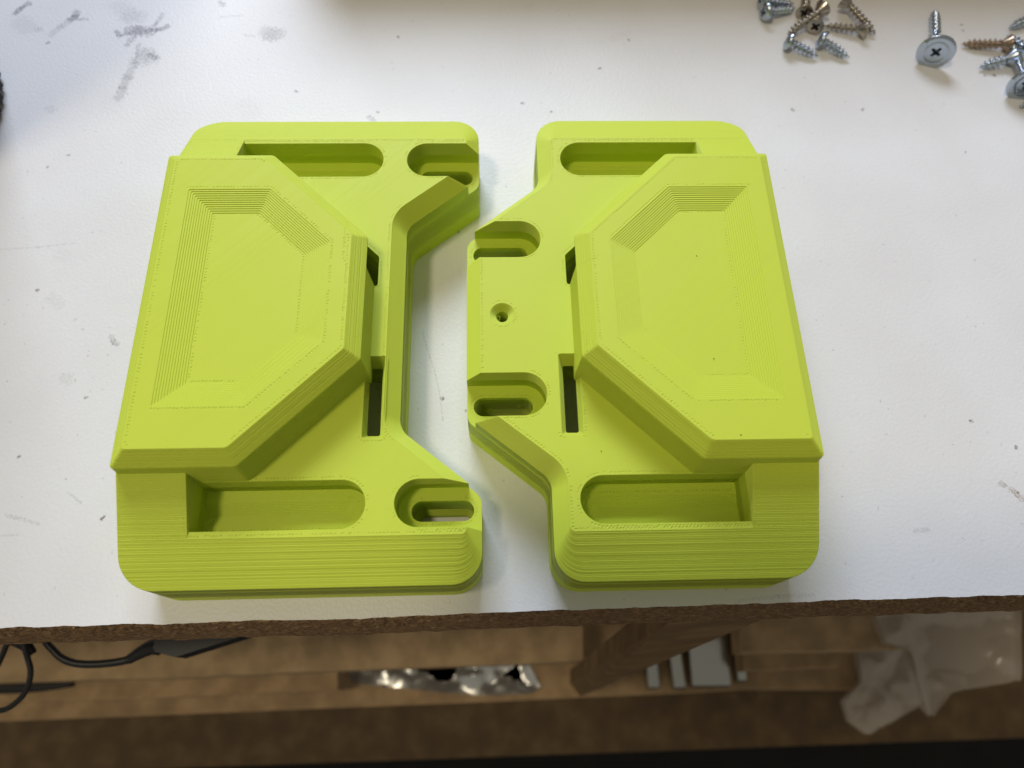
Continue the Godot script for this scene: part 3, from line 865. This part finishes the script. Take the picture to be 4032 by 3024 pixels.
# relief of the printed faces: diagonal lines of filament and the little pits where each line turns at a wall
func print_relief(right: bool) -> ImageTexture:
	var n := 2048
	var mir := -1.0 if right else 1.0
	var uvo := Vector2(-97.0 if right else -5.0, -79.0)
	var rng := RandomNumberGenerator.new()
	rng.seed = 5 if right else 9
	var pattern := PackedByteArray()
	pattern.resize(2 * n)
	var pitch := 7.4
	var strength := []
	for k in 700:
		strength.append(rng.randf_range(0.35, 1.0))
	for i in 2 * n:
		var q := i / pitch
		var f := absf(fposmod(q, 1.0) - 0.5) * 2.0
		pattern[i] = int(170.0 - 60.0 * pow(f, 3.0) * float(strength[int(q)]))
	var data := PackedByteArray()
	for y in n:
		data.append_array(pattern.slice(n - y, 2 * n - y) if true else pattern)
	var img := Image.create_from_data(n, n, false, Image.FORMAT_L8, data)
	var rims := []
	var px := n / 160.0
	var lines := []
	for o in half_outline(right, DECK - 1):
		lines.append_array(Geometry2D.offset_polygon(o, -0.75))
	for h in half_holes(right, DECK - 1):
		lines.append_array(Geometry2D.offset_polygon(h, 0.75))
	for sv in [-1.0, 1.0]:
		lines.append(rounded([Vector2(17.6, sv * 54.95 - 4.4), Vector2(59.2, sv * 54.95 - 4.4), Vector2(59.2, sv * 54.95 + 4.4), Vector2(17.6, sv * 54.95 + 4.4)], [0, 4.3, 4.3, 0], 10))
		lines.append(capsule2(75.0, 86.3, sv * (25.3 if right else 55.0), 3.6, 14))
	lines.append(pad_outline(4.5))
	lines.append(recess(-0.5))
	lines.append(recess(7.6))
	for ring: PackedVector2Array in lines:
		var along := 0.0
		var keep := 1.0
		for i in ring.size():
			var a := ring[i]
			var b := ring[(i + 1) % ring.size()]
			var e := (b - a).length()
			var strong := rng.randf() < 0.62
			while along < e:
				if strong and rng.randf() < 0.9:
					var w := a.lerp(b, along / e) + Vector2(rng.randf_range(-0.08, 0.08), rng.randf_range(-0.08, 0.08))
					var q := (Vector2(w.x * mir, w.y) - uvo) * px
					var rr := rng.randf_range(1.6, 2.6)
					var deep := rng.randf_range(0.5, 1.0)
					for dy in range(-4, 5):
						for dx in range(-4, 5):
							var l := Vector2(dx - dy * 0.45, dy * 0.9).length()
							if l < rr + 1.0:
								var xx := int(q.x) + dx
								var yy := int(q.y) + dy
								if xx >= 0 and yy >= 0 and xx < n and yy < n:
									var was := img.get_pixel(xx, yy).r
									img.set_pixel(xx, yy, Color(lerpf(was, 0.0, clampf(rr + 1.0 - l, 0.0, 1.0) * deep), 0, 0))
				along += 0.95
			along -= e
	return ImageTexture.create_from_image(img)

# ------------------------------------------------------------------ screws
func lathe(st: SurfaceTool, prof: Array, seg := 24) -> void:
	# prof: (radius, z); the axis is z in the screw's own space (mm)
	for i in prof.size() - 1:
		for k in seg:
			var a0 := TAU * k / seg
			var a1 := TAU * (k + 1) / seg
			var p0: Vector2 = prof[i]
			var p1: Vector2 = prof[i + 1]
			var q := [Vector3(cos(a0) * p0.x, sin(a0) * p0.x, p0.y), Vector3(cos(a1) * p0.x, sin(a1) * p0.x, p0.y), Vector3(cos(a1) * p1.x, sin(a1) * p1.x, p1.y), Vector3(cos(a0) * p1.x, sin(a0) * p1.x, p1.y)]
			for id in [0, 1, 2, 0, 2, 3]:
				st.add_vertex(q[id] * MM)

func finish(st: SurfaceTool, smooth := true) -> ArrayMesh:
	if smooth:
		st.index()
	st.generate_normals()
	return st.commit()

func screw_shank(length: float, core: float, crest: float, pitch: float, bare: float, tip: float) -> ArrayMesh:
	var st := SurfaceTool.new()
	st.begin(Mesh.PRIMITIVE_TRIANGLES)
	st.set_smooth_group(0)
	var seg := 16
	var step := pitch / 8.0
	var rows := int(length / step)
	var r_at := func(s: float, a: float) -> float:
		var taper := clampf((length - s) / tip, 0.0, 1.0)
		var r := core * pow(taper, 0.8)
		if s > bare:
			var ph := absf(fposmod(s / pitch - a / TAU, 1.0) - 0.5)
			r += crest * clampf(1.0 - ph * 3.2, 0.0, 1.0) * clampf(taper * 1.6, 0.05, 1.0) * clampf((s - bare) / pitch, 0.0, 1.0)
		return r
	for i in rows:
		for k in seg:
			var q := []
			for e in [[0, 0], [1, 0], [1, 1], [0, 1]]:
				var a: float = TAU * (k + e[0]) / seg
				var s: float = (i + e[1]) * step
				var r: float = r_at.call(s, fposmod(a, TAU))
				q.append(Vector3(cos(a) * r, sin(a) * r, -s))
			for id in [0, 2, 1, 0, 3, 2]:
				st.add_vertex(q[id] * MM)
	return finish(st)

func cross2(reach: float, wide: float) -> PackedVector2Array:
	var out := PackedVector2Array()
	for k in 4:
		var d := Vector2.from_angle(TAU * k / 4.0)
		var e := Vector2(-d.y, d.x)
		out.append(d * reach - e * wide)
		out.append(d * reach + e * wide)
		out.append(d * wide * 1.25 + e * wide * 1.25)
	return out

func make_screw(kind: String, label: String, tip: Vector3, head: Vector3, twist: float, group: String) -> void:
	var m: StandardMaterial3D = metal[{"pan": "zinc", "wafer": "zinc", "zinc": "zinc", "csk": "steel", "brass": "brass"}[kind]]
	var root := thing("wood_screw", label, "screw", P(head.x, head.y, head.z), group)
	var axis := (P(head.x, head.y, head.z) - P(tip.x, tip.y, tip.z)).normalized()
	var side := axis.cross(Vector3.UP).normalized()
	root.basis = Basis(side, axis.cross(side), axis) * Basis(Vector3(0, 0, 1), twist)
	var length := head.distance_to(tip)
	var prof := []
	var flat_r := 2.6
	var flat_z := 0.0
	var reach := 1.75
	match kind:
		"pan":
			prof = [Vector2(1.2, -0.1), Vector2(3.3, 0.0), Vector2(3.55, 0.35), Vector2(3.45, 1.0), Vector2(3.0, 1.7), Vector2(2.3, 2.15), Vector2(2.1, 2.25)]
			flat_r = 2.1
			flat_z = 2.25
			part("threaded_shank", screw_shank(length, 1.05, 0.85, 1.75, 0.3, 4.8), root, m)
		"wafer":
			prof = [Vector2(1.9, -2.4), Vector2(2.9, -1.1), Vector2(6.5, -0.9), Vector2(6.85, -0.6), Vector2(6.85, -0.2), Vector2(6.6, 0.05), Vector2(4.2, 0.12), Vector2(3.9, -0.1), Vector2(3.6, -0.15)]
			flat_r = 3.6
			flat_z = -0.15
			reach = 2.1
			part("threaded_shank", screw_shank(length, 1.1, 1.1, 2.7, 11.0, 6.0), root, m)
		_:
			prof = [Vector2(1.3, -3.0), Vector2(1.6, -2.5), Vector2(3.3, -0.45), Vector2(3.4, -0.15), Vector2(3.2, 0.0), Vector2(2.9, 0.02)]
			flat_r = 2.9
			flat_z = 0.02
			part("threaded_shank", screw_shank(length, 0.95 if kind == "csk" else 1.1, 0.9, 1.9, 2.5, 4.6), root, m)
	var st := SurfaceTool.new()
	st.begin(Mesh.PRIMITIVE_TRIANGLES)
	st.set_smooth_group(0)
	lathe(st, prof)
	var hd := part("head", finish(st), root, m)
	# flat of the head with the cross recess cut out of it
	var b := Build.new()
	var x := cross2(reach, 0.5)
	for strip in [box2(-20, -20, 0, 20), box2(0, -20, 20, 20)]:
		for q: PackedVector2Array in minus(both([disc2(0, 0, flat_r, 24)], strip), ccw(x)):
			var ids := Geometry2D.triangulate_polygon(q)
			for k in range(0, ids.size(), 3):
				b.tri(Vector3(q[ids[k]].x, q[ids[k]].y, flat_z) * MM, Vector3(q[ids[k + 1]].x, q[ids[k + 1]].y, flat_z) * MM, Vector3(q[ids[k + 2]].x, q[ids[k + 2]].y, flat_z) * MM, Vector3(0, 0, 1))
	for i in x.size():
		var p0 := x[i]
		var p1 := x[(i + 1) % x.size()]
		var q := [Vector3(p0.x, p0.y, flat_z), Vector3(p1.x, p1.y, flat_z), Vector3(p1.x * 0.45, p1.y * 0.45, flat_z - 1.9), Vector3(p0.x * 0.45, p0.y * 0.45, flat_z - 1.9), Vector3(0, 0, flat_z - 2.2)]
		b.flat(q[0] * MM, q[1] * MM, q[2] * MM, Vector3(0, 0, 1))
		b.flat(q[0] * MM, q[2] * MM, q[3] * MM, Vector3(0, 0, 1))
		b.flat(q[3] * MM, q[2] * MM, q[4] * MM, Vector3(0, 0, 1))
	part("cross_recess", b.mesh(m), hd)

var metal := {}

# ------------------------------------------------------------------ things under the bench
func slab(called: String, pts: Array, z: float, thick: float, mat: Material) -> MeshInstance3D:
	# a board with its outline given on the top face (mm); the node stands on the board's middle
	var poly := ccw(PackedVector2Array(pts))
	var mid := Vector2.ZERO
	for q in poly:
		mid += q / poly.size()
	var s := Build.new()
	var rng := RandomNumberGenerator.new()
	rng.seed = int(absf(z) * 7)
	var eased := Geometry2D.offset_polygon(poly, -0.6, Geometry2D.JOIN_MITER)
	var inner: PackedVector2Array = ccw(eased[0]) if eased.size() == 1 and eased[0].size() == poly.size() else poly
	# keep both rings starting at the same corner
	if inner != poly:
		var best := 0
		for i in inner.size():
			if inner[i].distance_to(poly[0]) < inner[best].distance_to(poly[0]):
				best = i
		inner = inner.slice(best) + inner.slice(0, best)
	var pos := func(q: Vector2, zz: float) -> Vector3: return P(q.x - mid.x, q.y - mid.y, zz)
	var ids := Geometry2D.triangulate_polygon(inner)
	for k in range(0, ids.size(), 3):
		s.tri(pos.call(inner[ids[k]], 0.0), pos.call(inner[ids[k + 1]], 0.0), pos.call(inner[ids[k + 2]], 0.0), Vector3.UP)
		s.tri(pos.call(poly[ids[k]], -thick), pos.call(poly[ids[k + 1]], -thick), pos.call(poly[ids[k + 2]], -thick), Vector3.DOWN)
	for i in poly.size():
		var j := (i + 1) % poly.size()
		var e := poly[j] - poly[i]
		var look := Vector3(e.y, 0, e.x)
		s.flat(pos.call(inner[i], 0.0), pos.call(inner[j], 0.0), pos.call(poly[j], -0.6), look + Vector3.UP)
		s.flat(pos.call(inner[i], 0.0), pos.call(poly[j], -0.6), pos.call(poly[i], -0.6), look + Vector3.UP)
		s.flat(pos.call(poly[i], -0.6), pos.call(poly[j], -0.6), pos.call(poly[j], -thick), look)
		s.flat(pos.call(poly[i], -0.6), pos.call(poly[j], -thick), pos.call(poly[i], -thick), look)
	var o := part(called, s.mesh(mat), self)
	o.position = P(mid.x, mid.y, z)
	return o

func tube(pts: Array, radius: Array, seg := 14) -> ArrayMesh:
	# a round cable along a smooth curve through pts (mm, Vector3)
	var cv := Curve3D.new()
	for i in pts.size():
		var t: Vector3 = (pts[mini(i + 1, pts.size() - 1)] - pts[maxi(i - 1, 0)]) / 6.0
		cv.add_point(pts[i], -t, t)
	var st := SurfaceTool.new()
	st.begin(Mesh.PRIMITIVE_TRIANGLES)
	st.set_smooth_group(0)
	var total := cv.get_baked_length()
	var rows := int(total / 0.9) + 2
	var rings := []
	for i in rows + 1:
		var f := float(i) / rows
		var c := cv.sample_baked(total * f, true)
		var d := (cv.sample_baked(minf(total, total * f + 0.4), true) - cv.sample_baked(maxf(0.0, total * f - 0.4), true)).normalized()
		var sx := d.cross(Vector3(0.1, 0.05, 1)).normalized()
		var sy := d.cross(sx)
		var r := lerpf(radius[0], radius[1], f)
		var ring := []
		for k in seg:
			var a := TAU * k / seg
			var w := c + (sx * cos(a) + sy * sin(a)) * r
			ring.append(P(w.x, w.y, w.z))
		rings.append(ring)
	for i in rows:
		for k in seg:
			var j := (k + 1) % seg
			for v in [rings[i][k], rings[i][j], rings[i + 1][j], rings[i][k], rings[i + 1][j], rings[i + 1][k]]:
				st.add_vertex(v)
	for end in [0, rows]:
		for k in range(1, seg - 1):
			for v in [rings[end][0], rings[end][k], rings[end][k + 1]]:
				st.add_vertex(v)
	return finish(st)

func lift(pts: Array, z: Array) -> Array:
	var out := []
	for i in pts.size():
		var f := float(i) / maxi(1, pts.size() - 1)
		out.append(Vector3(pts[i].x, pts[i].y, lerpf(z[0], z[1], f)))
	return out

func crumpled(pts: Array, z: float, tall: float, freq: float, sd: int, cell: float) -> ArrayMesh:
	# a crushed bag: many flat facets over a low heap, closed underneath
	var poly := ccw(PackedVector2Array(pts))
	var f := FastNoiseLite.new()
	f.noise_type = FastNoiseLite.TYPE_CELLULAR
	f.cellular_return_type = FastNoiseLite.RETURN_DISTANCE2_SUB
	f.frequency = freq
	f.seed = sd
	f.fractal_octaves = 2
	var g := FastNoiseLite.new()
	g.frequency = freq * 0.45
	g.seed = sd + 5
	var r := Rect2(poly[0], Vector2.ZERO)
	for q in poly:
		r = r.expand(q)
	var rng := RandomNumberGenerator.new()
	rng.seed = sd
	var nx := int(r.size.x / cell) + 1
	var ny := int(r.size.y / cell) + 1
	var grid := {}
	for i in nx + 1:
		for j in ny + 1:
			var q := r.position + Vector2(i, j) * cell + Vector2(rng.randf_range(-0.3, 0.3), rng.randf_range(-0.3, 0.3)) * cell
			var near := 1e9
			var at := q
			for k in poly.size():
				var c := Geometry2D.get_closest_point_to_segment(q, poly[k], poly[(k + 1) % poly.size()])
				if c.distance_to(q) < near:
					near = c.distance_to(q)
					at = c
			var inside := Geometry2D.is_point_in_polygon(q, poly)
			if not inside:
				if near > cell * 0.8:
					continue
				q = at
				near = 0.0
			var up := tall * minf(1.0, near / (tall * 0.7) + 0.12) * (0.45 + 0.75 * f.get_noise_2d(q.x, q.y) + 0.5 * g.get_noise_2d(q.x, q.y))
			grid[Vector2i(i, j)] = Vector3(q.x, q.y, z + maxf(up, -0.2 * tall))
	var st := SurfaceTool.new()
	st.begin(Mesh.PRIMITIVE_TRIANGLES)
	for top in [true, false]:
		st.set_smooth_group(0 if top else -1)
		for i in nx:
			for j in ny:
				var k := [Vector2i(i, j), Vector2i(i + 1, j), Vector2i(i + 1, j + 1), Vector2i(i, j + 1)]
				var have := k.filter(func(w: Vector2i) -> bool: return grid.has(w))
				for t in range(1, have.size() - 1):
					for w in ([have[0], have[t + 1], have[t]] if top else [have[0], have[t], have[t + 1]]):
						st.add_vertex(P(grid[w].x, grid[w].y, grid[w].z if top else z - 0.25 * tall))
	return finish(st)

func bar_piece(called: String, wide: float, tall: float, length: float, mat: Material, parent: Node3D) -> void:
	# a steel bar along -z of its own space, its front end rounded over
	var prof := []
	for k in 17:
		var a := PI * k / 16.0
		prof.append(Vector2(wide * 0.5 - 0.7, 0) * signf(cos(a)) + Vector2(cos(a) * 0.7, minf(sin(a), 1.0) * 0.7 + tall - 0.7))
	prof.append(Vector2(-wide * 0.5, 0))
	prof.append(Vector2(wide * 0.5, 0))
	var rings := []
	var shape := [[0.0, 0.25], [-0.15, 0.55], [-0.6, 0.8], [-1.3, 0.95], [-2.4, 1.0], [-length, 1.0]]
	for e in shape:
		var ring := []
		for q: Vector2 in prof:
			ring.append(Vector3(q.x * (1.0 - (1.0 - e[1]) * 0.25), q.y * e[1], e[0]) * MM)
		rings.append(ring)
	var st := SurfaceTool.new()
	st.begin(Mesh.PRIMITIVE_TRIANGLES)
	st.set_smooth_group(0)
	for i in rings.size() - 1:
		for k in prof.size():
			var j := (k + 1) % prof.size()
			for w in [rings[i][k], rings[i][j], rings[i + 1][j], rings[i][k], rings[i + 1][j], rings[i + 1][k]]:
				st.add_vertex(w)
	st.set_smooth_group(-1)
	for k in range(1, prof.size() - 1):
		for w in [rings[0][0], rings[0][k + 1], rings[0][k], rings[-1][0], rings[-1][k], rings[-1][k + 1]]:
			st.add_vertex(w)
	part(called, finish(st), parent, mat)
